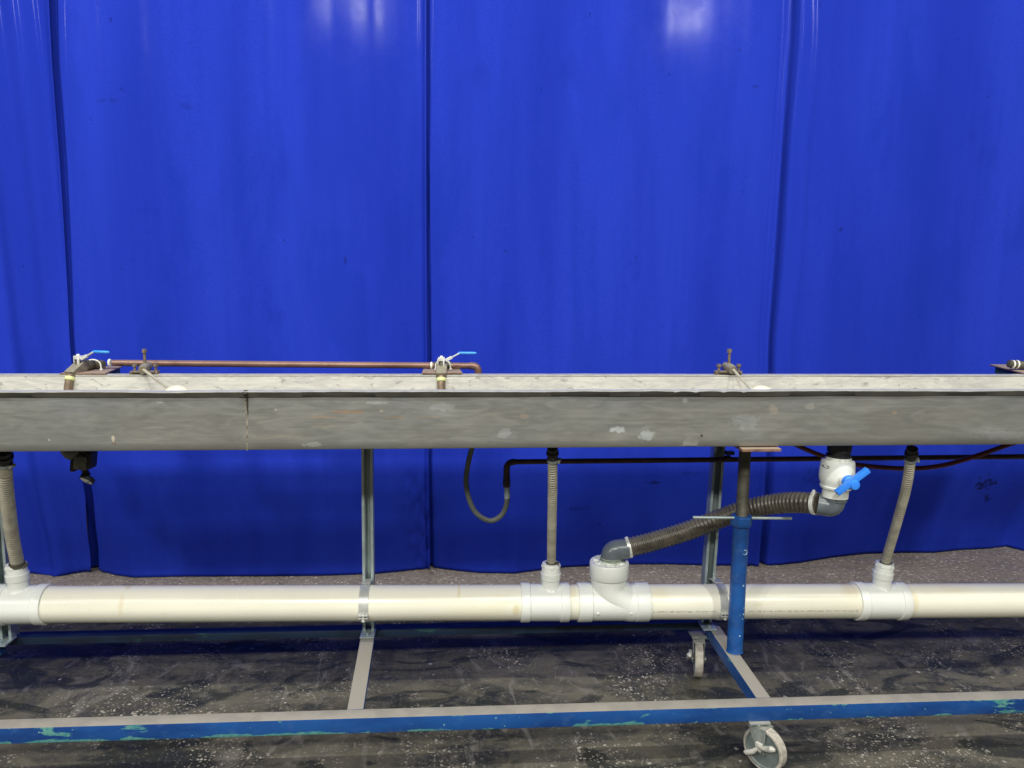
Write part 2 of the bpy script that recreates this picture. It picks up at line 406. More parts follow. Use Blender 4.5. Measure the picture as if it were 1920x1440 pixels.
M_regb = simple('dirty_grey_casting', (.14, .14, .105), .55, .1, .4, 70, .3)
M_dial = simple('white_dial', (.75, .73, .68), .5, 0, .05, 30)
M_dred = simple('dial_red', (.45, .08, .05), .5)
M_weld = simple('weld_bead', (.34, .31, .24), .4, .4, .5, 90, .6)
M_dkgap = simple('dark_crack', (.035, .03, .025), .8)

# ------------------------------------------------------------------ setting: floor
bm = B(); bmesh.ops.create_grid(bm, x_segments=2, y_segments=2, size=15)
fl = obj('floor', bm, M_floor, kind='structure')

# ------------------------------------------------------------------ curtain
YC = 3.72
hem = [(-900, 1085), (-400, 1082), (-100, 1078), (0, 1077), (60, 1075), (100, 1082), (140, 1074), (180, 1068), (215, 1078), (250, 1083), (330, 1081), (450, 1080), (600, 1079), (700, 1076), (760, 1070), (815, 1064), (850, 1069),
       (900, 1074), (965, 1075), (1010, 1069), (1060, 1063), (1110, 1061), (1170, 1058), (1250, 1058), (1330, 1060), (1440, 1060), (1500, 1055), (1560, 1045), (1620, 1038), (1700, 1036), (1750, 1036),
       (1800, 1031), (1860, 1028), (1890, 1024), (1925, 1035), (1970, 1033), (2100, 1027), (2400, 1022), (3000, 1018)]
hem3 = [G(x, y, .004) for x, y in hem]
def hemY(x):
    for a, b in zip(hem3, hem3[1:]):
        if a.x <= x <= b.x: return lerp(a.y, b.y, (x-a.x)/(b.x-a.x))
    return hem3[0].y if x < hem3[0].x else hem3[-1].y
def planeY(x):    # long smooth version of the hem
    return sum(hemY(x+d) for d in (-.7, -.45, -.25, 0, .25, .45, .7))/7
seams = [[(93, -60), (100, 120), (112, 300), (120, 450), (130, 640), (150, 850), (163, 930), (171, 1000), (176, 1068)],
         [(799, -60), (799, 300), (800, 600), (803, 850), (806, 1062)],
         [(1482, -60), (1478, 60), (1463, 280), (1450, 470), (1438, 640), (1433, 850), (1428, 960), (1420, 1058)]]
def surfY(x, z):
    return lerp(planeY(x)*.35+YC*.65, hemY(x), sm(1-z/.75)**1.3)
seam3 = []
for sl in seams:
    o_ = []
    for x, y in sl:
        Y = YC
        for _ in range(4):
            p = P(x, y, Y); Y = surfY(p.x, max(0, p.z))
        o_.append(P(x, y, Y))
    seam3.append(o_)
def seamx(i, z):
    if i < 0: return -5.2
    if i > 2: return 6.2
    pts = seam3[i]
    if z >= pts[0].z: return pts[0].x
    for a, b in zip(pts, pts[1:]):
        if b.z <= z <= a.z: return lerp(b.x, a.x, (z-b.z)/(a.z-b.z))
    return pts[-1].x
curt = thing('curtain', 'tall glossy blue vinyl curtain of overlapping panels hanging behind the trough', 'curtain', (0, YC, 0))
def curtain_panel(i):
    bm = B(); nz = 110; ztop = 3.9; wid = 3.0 if i not in (0, 3) else 5
    nx = 150; rows = []
    for j in range(nz+1):
        z = .004+(ztop-.004)*(j/nz)**1.15; xl = seamx(i-1, z); xr = seamx(i, z); row = []
        l2 = xl-(.035 if i > 0 else 0)
        for k in range(nx+1):
            u = k/nx
            if i > 0 and i < 3: u = .5-.5*math.cos(PI*u)*(.55+.45*abs(math.cos(PI*u))) 
            elif i == 0: u = 1-(1-u)**2.2
            else: u = u**2.2
            x = lerp(l2, xr, u)
            low = sm(1-z/.75)
            y = lerp(planeY(x)*.35+YC*.65, hemY(x), low**1.3)
            # soft hanging folds
            q = noise.noise(Vector((x*1.5+11*i, z*.12, i)))*(.007+.015*low) + noise.noise(Vector((x*5.5, z*.3+3, i*3)))*.0006*(1+10*low)
            if i == 0: q += .022*math.sin(x*17+z*.8)*(.35+.65*sm((2.4-z)/2)) + .010*math.sin(x*41+z*1.7)
            q += noise.noise(Vector((x*14, z*1, 5)))*.00008*(1+20*low)
            y += q*(1 if z > .02 else .4)
            dl = x-xl
            if i > 0:
                wv = (.030, .022, .062)[i-1]*(1+.35*noise.noise(Vector((z*1.3, i, 0))))
                y += (.040, .034, .050)[i-1]*(1-sm((dl/wv-.45)/.55)) if dl < wv else 0
                if i == 3 or i == 1:
                    y += .012*math.exp(-((dl-wv*2.2)/.02)**2)*-.4
            dr = xr-x
            if i < 3:
                y -= .012*math.exp(-(dr/.020)**2)
                if i == 1: y += .012*math.exp(-((dr-.014)/.006)**2)
                if i == 2: y += .006*math.exp(-((dr-.03)/.012)**2)
                if i == 1 and z < .55: y += .02*noise.noise(Vector((x*30, z*22, 2)))*math.exp(-(dr/.12)**2)
            row.append(bm.verts.new((x, y, z)))
        rows.append(row)
    for a, b in zip(rows, rows[1:]):
        for k in range(nx): bm.faces.new((a[k], a[k+1], b[k+1], b[k]))
    o = obj('curtain_panel', bm, M_curt, curt, ang=70)
    for v in o.data.polygons: pass
    s = o.modifiers.new('thick', 'SOLIDIFY'); s.thickness = .002; s.offset = 0
    o.data['n'] = i
for i in range(4): curtain_panel(i)

# ------------------------------------------------------------------ wheeled frame
ZR = .205; RT = .05                     # rail top, rail size
YF = 2.18; YR = 2.765
xr_end = P(1333, 1175, YR).x
frame = thing('wheeled_stand', 'blue painted steel rolling stand with chipped rails, posts and casters under the trough', 'stand', (0, 2.5, 0))
def tube_rail(bm, x0, x1, y, h=RT):
    box(bm, ((x0+x1)/2, y+RT/2, ZR-h/2), (x1-x0, RT, h))
bm = B(); tube_rail(bm, -2.3, 2.75, YF); obj('front_rail', bm, M_rail, frame, bevel=.004)
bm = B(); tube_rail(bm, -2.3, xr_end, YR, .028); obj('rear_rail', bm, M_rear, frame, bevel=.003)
def crossbar(pa, pb, wa, h, m, name='crossbar'):
    bm = B(); d = (pb-pa); L = d.length; ang = math.atan2(d.x, -d.y)*-1
    c = (pa+pb)/2; rot = Matrix.Rotation(math.atan2(d.y, d.x), 3, 'Z')
    box(bm, (c.x, c.y, ZR-h/2-.001), (L, wa, h), rot)
    return obj(name, bm, m, frame, bevel=.003)
def at_top(x, y): return G(x, y, ZR)
a = at_top(1344, 1182); b = at_top(1432, 1308)
d = (b-a).normalized(); a = a-d*((a.y-YR)/-d.y if False else 0)
def toY(a, b, Y): return a+(b-a)*((Y-a.y)/(b.y-a.y))
pr = toY(a, b, YR-.0015), toY(a, b, YF+RT+.0015)
crossbar(pr[0], pr[1], .047, .049, M_blue)
a = at_top(689, 1194); b = at_top(666, 1329)
pl = toY(a, b, YR-.0015), toY(a, b, YF+RT+.0015)
crossbar(pl[0], pl[1], .050, .022, M_blue)
# off-frame left crossbar, its end shows at the picture edge
xo = P(2, 1175, YR).x-.02
crossbar(Vector((xo+.01, YR-.0015, ZR)), Vector((xo-.06, YF+RT+.0015, ZR)), .05, .049, M_blue)
# upright channels
def strut(pt, pb, x_tilt=None):
    """open steel channel, opening to the camera; pt top point, pb bottom point (centre of the front)"""
    bm = B(); hw = .0205; lip = .0095; th = .0028; dp = .041
    prof = [(-hw+lip, .006), (-hw+lip, 0), (-hw, 0), (-hw, dp), (hw, dp), (hw, 0), (hw-lip, 0), (hw-lip, .006),
            (hw-lip-th, .006), (hw-lip-th, -th*0), (hw-lip-th, .0)][:8]
    inn = [(hw-lip+th, .006), (hw-lip+th, th), (hw-th, th), (hw-th, dp-th), (-hw+th, dp-th), (-hw+th, th), (-hw+lip-th, th), (-hw+lip-th, .006)]
    loop = prof+inn
    r0 = [bm.verts.new((pb.x+x, pb.y+y, pb.z)) for x, y in loop]; r1 = [bm.verts.new((pt.x+x, pt.y+y, pt.z)) for x, y in loop]
    n = len(loop)
    for k in range(n): bm.faces.new((r0[k], r0[(k+1) % n], r1[(k+1) % n], r1[k]))
    s = obj('upright_channel', bm, M_galv, frame, ang=30)
    # foot bracket
    fb = B(); box(fb, (pb.x, pb.y-.012, ZR+.0045), (.052, .075, .006)); box(fb, (pb.x, pb.y+.0435, ZR+.03), (.046, .004, .05)); bolt(fb, (pb.x, pb.y-.032, ZR+.004), (pb.x, pb.y-.032, ZR+.016), .004)
    obj('foot_bracket', fb, M_galv, s, bevel=.001)
    return s
YS = 2.742
ZTB = 1.003
def chan(xt, yt, xb, yb):
    A = P(xt, yt, YS); Bp = P(xb, yb, YS); 
    f = lambda z: A+(Bp-A)*((z-A.z)/(Bp.z-A.z))
    strut(f(ZTB-.003), f(ZR+.008))
chan(688, 850, 690, 1085)
chan(1349, 850, 1331, 1085)
chan(-16, 850, 2, 1085)
# jack post
YP = 2.535
A = P(1397, 845, YP); Bp = P(1377, 1225, YP); pf = lambda z: A+(Bp-A)*((z-A.z)/(Bp.z-A.z))
foot = pf(ZR); zn = P(1388, 985, YP).z; znt = P(1391, 966, YP).z
rp = 14.7*S(pf(.5))
bm = B(); lathe(bm, pf(ZR), pf(zn), [(0, rp*1.04), (.015, rp), (1, rp)], 32)
post = obj('jack_post', bm, M_blue2, frame)
bm = B(); torus(bm, pf(ZR+.0015), (0, 0, 1), rp*.98, .003, 28, 8); obj('weld_ring', bm, M_blue2, post)
for (x, y, r_) in ((1390, 1031, 4.5), (1387, 1093, 3), (1389, 1136, 2.4), (1388, 1147, 2.8), (1386, 1155, 2), (1380, 1186, 2.2)):
    c = P(x+2, y, YP); s_ = S(c); ax = pf(c.z); dx = c.x-ax.x; dy = -math.sqrt(max(0, rp*rp-dx*dx))
    q = Vector((c.x, ax.y+dy, c.z)); nrm = Vector((dx, dy, 0)).normalized()
    bm = B()
    if y == 1031: torus(bm, q, nrm, r_*s_, .0012, 14, 6, .6, 5.2)
    else: lathe(bm, q-nrm*.0006, q+nrm*.0006, [(0, r_*s_*.7), (.6, r_*s_*.7), (1, r_*s_*.4)], 9)
    obj('paint_scuff', bm, M_light, post)
bm = B(); lathe(bm, pf(zn+.0), pf(znt), [(0, .0375), (.08, .0395), (.9, .0395), (1, .036)], 6); 
obj('collar_nut', bm, M_blue2, post, bevel=.0015)
ba = P(1299, 970, YP-.01); bb = P(1484, 972, YP-.01)
bm = B(); sweep(bm, [ba, bb], .0052, 12); obj('turning_bar', bm, M_galv, post)
rr = 11*S(pf(.9)); z0 = znt-.01; z1 = ZTB-.012; n = int((z1-z0)/.0011); pts = []; rad = []
for k in range(n+1):
    z = lerp(z0, z1, k/n); pts.append(pf(z)); thr = z < P(1393, 885, YP).z
    rad.append(rr*(1+(.035*math.sin(k*PI/2) if thr else 0)))
bm = B(); sweep(bm, pts, rad, 24); obj('threaded_rod', bm, M_rod, post, ang=60)
hp0 = P(1390, 836, 2.31); hp1 = P(1463, 836, 2.31)
bm = B(); box(bm, ((hp0.x+hp1.x)/2-.0, 2.53, ZTB-.0085), (hp1.x-hp0.x, .46, .009)); obj('head_plate', bm, M_rustplate, post, bevel=.001)

# casters
def caster(base, yaw, off=.022, pedal=1, side=1):
    """base: centre under the mounting plate on the floor"""
    r = .069; hw = .0155
    rz = Matrix.Rotation(yaw, 3, 'Z'); T = lambda x, y, z: Vector(base)+rz@Vector((x, y, z))   # wheel axle = local x
    bm = B(); top = ZR-.05-.001
    box(bm, T(0, 0, top-.003), (.066, .056, .006)); box(bm, T(0, 0, top-.009), (.044, .044, .007), rz)
    for sx in (-1, 1):
        for sy in (-1, 1): bolt(bm, Vector(base)+Vector((sx*.026, sy*.020, top-.006)), Vector(base)+Vector((sx*.026, sy*.020, top-.011)), .003)
    c = obj('caster', bm, M_fork, frame, bevel=.001)
    bm = B()
    sg = 1 if off > 0 else -1
    box(bm, T(0, off*.5, top-.0165), (hw*2+.012, .048, .006), rz)
    for s in (-1, 1):
        vs = [T(s*(hw+.004), y, z) for y, z in ((-sg*.020, top-.014), (off+sg*.012, top-.014), (off+sg*.011, r-.012), (off-sg*.011, r-.012))]
        vo = [v+rz@Vector((s*.003, 0, 0)) for v in vs]
        f = [bm.verts.new(v) for v in vs]; g = [bm.verts.new(v) for v in vo]
        bm.faces.new(f); bm.faces.new(g)
        for k in range(4): bm.faces.new((f[k], f[(k+1) % 4], g[(k+1) % 4], g[k]))
    bolt(bm, T(-(hw+.010), off, r), T(hw+.012, off, r), .005); lathe(bm, T(-(hw+.012), off, r), T(-(hw+.006), off, r), [(0, .0095), (1, .0095)], 6)
    obj('fork', bm, M_fork, c)
    bm = B(); lathe(bm, T(-hw, off, r), T(hw, off, r), [(0, r-.009), (0, r-.003), (.08, r), (.92, r), (1, r-.003), (1, r-.009)], 44, False)
    wh = B(); lathe(wh, T(-hw*.96, off, r), T(hw*.96, off, r), [(0, .008), (0, .016), (.16, .02), (.16, r-.016), (0, r-.012), (0, r-.008), (1, r-.008), (1, r-.012), (.84, r-.016), (.84, .02), (1, .016), (1, .008)], 44)
    W = obj('wheel', wh, M_wheel, c); obj('tyre', bm, M_tyre, W)
    if pedal:
        bm = B(); s = side; bx = s*(hw+.016)
        sweep(bm, [T(bx, off+.008, r+.018), T(bx+s*.004, off-.02, r+.022), T(bx+s*.006, off-.045, r+.034), T(bx+s*.004, off-.056, r+.036)], [.006, .008, .010, .005], 10)
        sweep(bm, [T(bx, off+.004, r+.012), T(bx+s*.003, off+.018, r-.006), T(bx+s*.005, off+.040, r-.020), T(bx+s*.004, off+.050, r-.023)], [.006, .008, .009, .004], 10)
        box(bm, T(bx-.001*s, off+.002, r+.016), (.012, .022, .026), rz)
        obj('brake_lever', bm, M_pedal, c, bevel=.002)
    return c
cf = G(1428, 1441, 0)
caster(Vector((cf.x-.012, YF+.018, 0)), R(36), off=-.032, side=-1)
print('cf', cf)
cr = G(1316, 1276, 0)
bx_ = Vector((P(1312, 1190, YR).x, YR+.012, 0)); print('cr', cr)
caster(bx_, R(-14), off=-.034, side=-1)

# ------------------------------------------------------------------ trough
T0, T1 = -2.35, 2.75
ya, yb2 = 2.32, 2.732
zt_ = lambda x: lerp(P(0, 734.5, ya).z, P(1920, 731.5, ya).z, (x-P(0, 735, ya).x)/(P(1920, 731, ya).x-P(0, 735, ya).x))
zb_ = lambda x: lerp(P(0, 847.5, ya).z, P(1920, 833.5, ya).z, (x-P(0, 847, ya).x)/(P(1920, 834, ya).x-P(0, 847, ya).x))
zr_ = lambda x: lerp(P(0, 702.5, yb2).z, P(1920, 703.5, yb2).z, (x-P(0, 702, yb2).x)/(P(1920, 703, yb2).x-P(0, 702, yb2).x))
tr = thing('water_trough', 'long stained stainless steel trough with wavy folded rim and limescale inside', 'trough', (0, 2.53, ZTB))
print('trough z', zt_(0), zb_(0), zr_(0))
seamX = P(461, 790, ya).x
def fdent(x, z):
    d = .0035*noise.noise(Vector((x*2.2, z*5, 1))) + .0016*noise.noise(Vector((x*9, z*11, 4)))
    d += .004*math.exp(-((x-seamX)/.012)**2)*1
    for (px, py, rx, rz, am) in ((1160, 806, .03, .012, .006), (1215, 818, .03, .014, -.005), (1410, 790, .06, .03, .005), (830, 763, .05, .02, .004), (1860, 815, .12, .02, -.006)):
        c = P(px, py, ya); d += am*math.exp(-((x-c.x)/rx)**2-((z-c.z)/rz)**2)
    return d
nX = 520
def extr(bm, prof_fn, n=nX, x0=T0, x1=T1, cap=True):
    rings = []
    for k in range(n+1):
        x = lerp(x0, x1, k/n); rings.append([bm.verts.new((x, y, z)) for y, z in prof_fn(x)])
    m = len(rings[0])
    for a, b in zip(rings, rings[1:]):
        for k in range(m): bm.faces.new((a[k], a[(k+1) % m], b[(k+1) % m], b[k]))
    if cap: bm.faces.new(rings[0][::-1]); bm.faces.new(rings[-1])
th = .003
# front wall (outer skin shows stained steel)
def pf_front(x):
    zt = zt_(x)-.002; zb = zb_(x); out = []
    for k in range(9):
        z = lerp(zb+.004, zt, k/8); out.append((ya+fdent(x, z)*min(1, k, (8-k)*.7+.3), z))
    out.insert(0, (ya+.004, zb))
    inn = [(ya+.008+.0, zb+.004+th)]
    for k in (0, 8):
        pass
    return out + [(ya+.008, zt), (ya+.008, zb+.0005)]
bm = B(); extr(bm, pf_front); obj('front_wall', bm, M_steel, tr, ang=50)
bm = B(); extr(bm, lambda x: [(ya+.0085, zb_(x)+.0005), (yb2-.0005, zb_(x)+.0005), (yb2-.0005, zb_(x)+.004), (ya+.0085, zb_(x)+.004)], 60); obj('trough_bottom', bm, M_steel, tr)
bm = B(); extr(bm, lambda x: [(yb2+.0022*noise.noise(Vector((x*3, k*.8, 2))), lerp(zb_(x)+.0045, zr_(x)-.0045, k/5)) for k in range(6)]+[(yb2+.005, zr_(x)-.0045), (yb2+.005, zb_(x)+.0045)], 260); obj('rear_wall', bm, M_scale, tr, ang=50)
def jit(x):
    v = .0012*noise.noise(Vector((x*6, 1, 1)))+.0008*noise.noise(Vector((x*23, 2, 1)))
    v += .0022*noise.noise(Vector((x*2.2, 9, 3)))
    for px in (1265, 1302, 1354, 1392):
        d = (x-P(px, 733, ya).x)/.006; v -= .0035*math.exp(-abs(d))
    for px, w_, a_ in ((310, .08, -.002), (1100, .06, .0015), (640, .05, .0012)):
        v += a_*math.exp(-((x-P(px, 733, ya).x)/w_)**2)
    return v
FL = .014
bm = B(); extr(bm, lambda x: [(ya-FL+.003*noise.noise(Vector((x*5, 4, 4))), zt_(x)-.0008+jit(x)), (ya-FL+.003*noise.noise(Vector((x*5, 4, 4))), zt_(x)+.0022+jit(x)), (ya+.0095, zt_(x)+.003+jit(x)*.5), (ya+.0095, zt_(x)-.0015+jit(x)*.5)], 900); obj('front_rim', bm, M_rim, tr, ang=50)
bm = B(); extr(bm, lambda x: [(ya-FL+.0008+.003*noise.noise(Vector((x*5, 4, 4))), zt_(x)-.0010+jit(x)), (ya-.0045, zt_(x)-.0165+.0015*noise.noise(Vector((x*4, 7, 4)))), (ya-.0035, zt_(x)-.0165), (ya-.0035, zt_(x)-.0016)], 700); obj('rim_hem', bm, M_hem, tr, ang=50)
bm = B(); extr(bm, lambda x: [(yb2-.002, zr_(x)-.004), (yb2-.002, zr_(x)+jit(x+7)*.6), (yb2+.028, zr_(x)+.001+jit(x+7)*.6), (yb2+.028, zr_(x)-.004)], 500); obj('rear_rim', bm, M_rim, tr, ang=50)
for xx in (T0, T1):
    bm = B(); box(bm, (xx+(.0015 if xx < 0 else -.0015)*-1, (ya+yb2)/2, (zt_(xx)+zb_(xx))/2), (.003, yb2-ya-.02, .17)); obj('end_wall', bm, M_steel, tr)
# weld seam on front face
bm = B(); pts = []; rad = []
for k in range(40):
    y = lerp(742, 845, k/39); x = 459.5+4*sm((y-742)/60)+1.2*noise.noise(Vector((k*.35, 0, 0)))
    p = P(x, y, ya+.0); p.y = ya+.001+.004*math.exp(-((p.x-seamX)/.012)**2)*.3; pts.append(p); rad.append(.0020+.0016*abs(noise.noise(Vector((k*.6, 3, 0)))))
sweep(bm, pts, rad, 8); obj('weld_seam', bm, M_weld, tr)
bm = B()
pts = [P(460, 735, ya-FL), P(462.5, 744, ya)+Vector((0, -.001, 0)), P(463.5, 752, ya)+Vector((0, 0, 0)), P(464, 765, ya)+Vector((0, 0, 0)), P(465, 778, ya)]
sweep(bm, smooth_path(pts, 4), [.009, .008, .007, .006, .004, .0036, .003, .003, .0025, .0022, .0018, .0018, .0018, .0014, .0012, .001, .0008], 6); obj('seam_crack', bm, M_dkgap, tr)

# ------------------------------------------------------------------ drain pipe
YPI = 2.672
pa_, pb_ = P(90, 1133, YPI), P(1900, 1125.5, YPI)
axz = lambda x: lerp(pa_.z, pb_.z, (x-pa_.x)/(pb_.x-pa_.x))
RP = 32.6*S(P(960, 1128, YPI))
print('pipe r', RP, 'front', YPI-RP, 'back', YPI+RP, 'z', pa_.z)
def AX(px):                      # point on pipe axis whose front projects at px
    p = P(px, 1128, YPI-RP*.75); return Vector((p.x, YPI, axz(p.x)))
dp = thing('drain_pipe', 'cream plastic drain pipe with white tee fittings running under the trough', 'pipe', AX(960))
def pseg(x0, x1):
    a = AX(x0); b = AX(x1)
    bm = B(); n = max(2, int((b-a).length/.05)); lathe(bm, a, b, [(i/n, RP*(1+.0012*noise.noise(Vector((a.x+i*.4, 0, 0))))) for i in range(n+1)], 56)
    return obj('pipe_length', bm, M_pipe, dp)
pseg(-420, 3)if False else None
pseg(-500, 2); pseg(70, 985); pseg(1063, 1095); pseg(1212, 1622); pseg(1700, 2500)
def bush(par, c, ang=0, k=1.0):
    """stepped reducing bushing on top of a branch: c bottom centre"""
    r = .033*k; ax = Vector((math.sin(ang), 0, math.cos(ang)))
    bm = B(); lathe(bm, c, c+ax*.062*k, [(0, r*1.02), (.04, r*1.1), (.42, r*1.14), (.44, r*1.04), (.75, r*1.0), (.8, r*.97), (1, r*.96), (1, r*.62), (.8, r*.62)], 32)
    b = obj('bushing', bm, M_fit, par)
    bm = B(); c2 = c+ax*.047*k
    lathe(bm, c2, c2+ax*.010*k, [(0, r*1.10), (1, r*1.06)], 8); obj('hex_collar', bm, M_fit, b, bevel=.001)
    return c+ax*.06*k, ax
def tee(x0, x1, xb, tall=1095):
    """hub tee: x0..x1 px, xb branch px"""
    a = AX(x0); b = AX(x1); L = (b-a).length; c = .034/L; rc = RP*1.115
    bm = B(); lathe(bm, a, b, [(0, RP*.99), (0, rc*.985), (.01, rc), (c*.9, rc), (c, RP*1.05), (1-c, RP*1.05), (1-c*.9, rc), (.99, rc), (1, rc*.985), (1, RP*.99)], 56)
    T = obj('tee_fitting', bm, M_fit, dp)
    cb = AX(xb); cb.x = P(xb, 1110, YPI).x
    top = cb+Vector((0, 0, RP*1.05+.028))
    bm = B(); rb = .033
    pts = [cb+Vector((0, 0, RP*.55)), cb+Vector((0, 0, RP*.93)), cb+Vector((0, 0, RP*1.12)), top]
    sweep(bm, smooth_path(pts, 4), [rb*1.5, rb*1.42, rb*1.3, rb*1.22, rb*1.12, rb*1.08, rb*1.05, rb*1.03, rb*1.02, rb, rb, rb, rb], 36)
    obj('branch', bm, M_fit, T)
    return T, top
T_l, top_l = tee(-20, 76, 36); T_m, top_m = tee(978, 1069, 1032); T_r, top_r = tee(1614, 1708, 1652)
# sanitary tee with sweeping branch
a = AX(1086); b = AX(1220); L = (b-a).length; c = .052/L; rc = RP*1.115
bm = B(); lathe(bm, a, b, [(0, RP*.99), (0, rc*.985), (.008, rc), (c*.93, rc), (c, RP*1.05), (1-c, RP*1.05), (1-c*.93, rc), (.992, rc), (1, rc*.985), (1, RP*.99)], 56)
SN = obj('sweep_tee_fitting', bm, M_fit, dp)
cb = AX(1142); cb.x = P(1142, 1070, YPI).x
topc = cb+Vector((0, 0, P(1142, 1092, YPI-.06).z-cb.z+.0))
ztopc = P(1142, 1052, YPI).z
e1 = AX(1200)
bm = B(); pts = smooth_path([Vector((cb.x, YPI, ztopc-.05)), Vector((cb.x, YPI, cb.z+RP*1.25)), Vector((cb.x+.006, YPI, cb.z+RP*.75)), Vector((cb.x+.035, YPI, cb.z+.018)), Vector((cb.x+.075, YPI, cb.z-.004)), Vector((e1.x-.005, YPI, e1.z))], 6)
n = len(pts); sweep(bm, pts, [RP*1.02+RP*.035*sm(i/n*1.6) for i in range(n)], 44); obj('swept_branch', bm, M_fit, SN)
bm = B(); zc0 = P(1142, 1093, YPI-RP).z
lathe(bm, Vector((cb.x, YPI, zc0)), Vector((cb.x, YPI, ztopc)), [(0, RP*1.0), (0, RP*1.1), (.05, RP*1.125), (.93, RP*1.125), (.97, RP*1.1), (1, RP*1.08), (1, RP*.94), (.8, RP*.93)], 52)
HUB = obj('hub', bm, M_fit, SN)
for (x, y) in ((1148, 1108), (1121, 1149), (1183, 1149)):
    p = P(x, y, YPI-RP*.96) if y < 1130 else P(x, y, YPI-RP*.93)
    ax = Vector((p.x, YPI, cb.z)); nr = (Vector((0, p.y-YPI, p.z-cb.z))).normalized(); q = Vector((p.x, YPI, cb.z))+nr*RP*1.03
    bm = B(); lathe(bm, q, q+nr*.004, [(0, .006), (.6, .006), (1, .0035)], 16); obj('mould_boss', bm, M_fit, SN)
# reducer inside the hub: ribbed ring
zc = ztopc-.006
bm = B(); lathe(bm, Vector((cb.x, YPI, zc-.02)), Vector((cb.x, YPI, zc)), [(0, RP*.93), (1, RP*.93), (1, RP*.60), (.4, RP*.58), (.4, .03)], 40)
red = obj('reducer', bm, M_fit, HUB)
bm = B()
for k in range(8):
    q = 2*PI*k/8+.3; d = Vector((math.cos(q), math.sin(q), 0))
    box(bm, Vector((cb.x, YPI, zc+.001))+d*RP*.76, (RP*.34, .007, .012), Matrix.Rotation(q, 3, 'Z'))
obj('reducer_rib', bm, M_fit, HUB, bevel=.001)['kind'] = 'stuff'
bm = B()
lathe(bm, Vector((cb.x+.002, YPI, zc-.012)), Vector((cb.x+.002, YPI, zc+.012)), [(0, .041), (.8, .041), (1, .037), (1, .03)], 32)
obj('cut_sleeve', bm, M_fit2, HUB)
# pipe straps on the channels
def strap(px, col):
    c = AX(px); hw = .0165
    bm = B()
    torus(bm, c, (1, 0, 0), RP+.0006, 0, 40, 4, 0, 2*PI, (hw, .0022))
    st = obj('pipe_strap', bm, M_zinc, dp, label=col)
    # ears and screw at lower front
    aa = R(-17); d = Vector((0, -math.cos(aa), math.sin(aa)))
    q = c+d*(RP+.002)
    bm = B()
    rx = Matrix.Rotation(aa*-1, 3, 'X') if False else Matrix.Rotation(-aa*0, 3, 'X')
    box(bm, q+Vector((0, -.006, .004)), (hw*2, .020, .0025)); box(bm, q+Vector((0, -.006, -.006)), (hw*2, .020, .0025))
    obj('strap_ear', bm, M_zinc, st, bevel=.0008)
    bm = B(); bolt(bm, q+Vector((0, -.009, .010)), q+Vector((0, -.009, -.018)), .0032, 2.0, .35); obj('screw', bm, M_chrome, st)
    bm = B(); box(bm, c+Vector((0, RP*.55+.012, RP*.93+.004)), (hw*2, RP*.95, .0025), Matrix.Rotation(R(-8), 3, 'X')); obj('strap_tongue', bm, M_zinc, st)
strap(682, None); strap(1357, None)
# print along the pipe
def print_on_pipe(txt, px0, px1, py, size):
    cu = bpy.data.curves.new('t', 'FONT'); cu.body = txt; cu.size = size; cu.extrude = 0
    o = bpy.data.objects.new('t', cu); COL.objects.link(o); bpy.context.view_layer.update()
    me = bpy.data.meshes.new_from_object(o); bpy.data.objects.remove(o)
    bm = B(); bm.from_mesh(me); xs = [v.co.x for v in bm.verts]; w_ = max(xs)-min(xs); x0 = min(xs)
    A = AX(px0); E = AX(px1)
    th0 = R(-12)
    for v in bm.verts:
        x = lerp(A.x, E.x, (v.co.x-x0)/w_); th = th0+v.co.y/RP
        v.co = Vector((x, YPI-math.cos(th)*(RP+.0007), axz(x)+math.sin(th)*(RP+.0007)))
    return obj('printed_text', bm, M_ink, dp, ang=180)
print_on_pipe('o  ASTM D 1785  ASTM D 2665   PVC-DWV  NSF', 1224, 1340, 0, .0085)
print_on_pipe('PVC 1120  SCH 40  ASTM D 1785  NSF-PW  ASTM D 2665  DWV  PVC 1120  SCH 40', 1402, 1606, 0, .0085)

# ------------------------------------------------------------------ corrugated drain hoses
def corr(bm, pts, r, pitch, amp, seg=24, plain=0.0, rp=None):
    if amp < 0:
        pts, L = resample(smooth_path(pts, 16), pitch/6); n = len(pts)
        pat = [0, 0, 0, .75, 1, .75]
        sweep(bm, pts, [r+(amp*pat[i % 6] if L*i/(n-1) > plain else .0008) for i in range(n)], seg); return L
    pts, L = resample(smooth_path(pts, 16), pitch/4)
    n = len(pts); rad = []
    for i in range(n):
        s = L*i/(n-1); k = 1 if s > plain else 0
        rad.append(r+amp*math.sin(2*PI*s/pitch)*k + (rp or 0)*(1-k))
    sweep(bm, pts, rad, seg); return L
def clamp(par, c, ax, r, w_=.010, name='hose_clamp', m=None, scr=True, sdir=None):
    ax = Vector(ax).normalized(); bm = B(); torus(bm, c, ax, r, 0, 32, 4, 0, 2*PI, (w_/2, .0012))
    o = obj(name, bm, m or M_zinc, par)
    if scr:
        d = Vector(sdir or (.6, -.3, .2)); d = (d-ax*d.dot(ax)).normalized(); tng = ax.cross(d)
        bm = B(); q = Vector(c)+d*(r+.005); lathe(bm, q-tng*.011, q+tng*.011, [(0, .0055), (.3, .0055), (.3, .004), (1, .004)], 10); obj('clamp_screw', bm, m or M_zinc, o)
    return o
grp = 'corrugated hoses from the trough to the drain pipe'
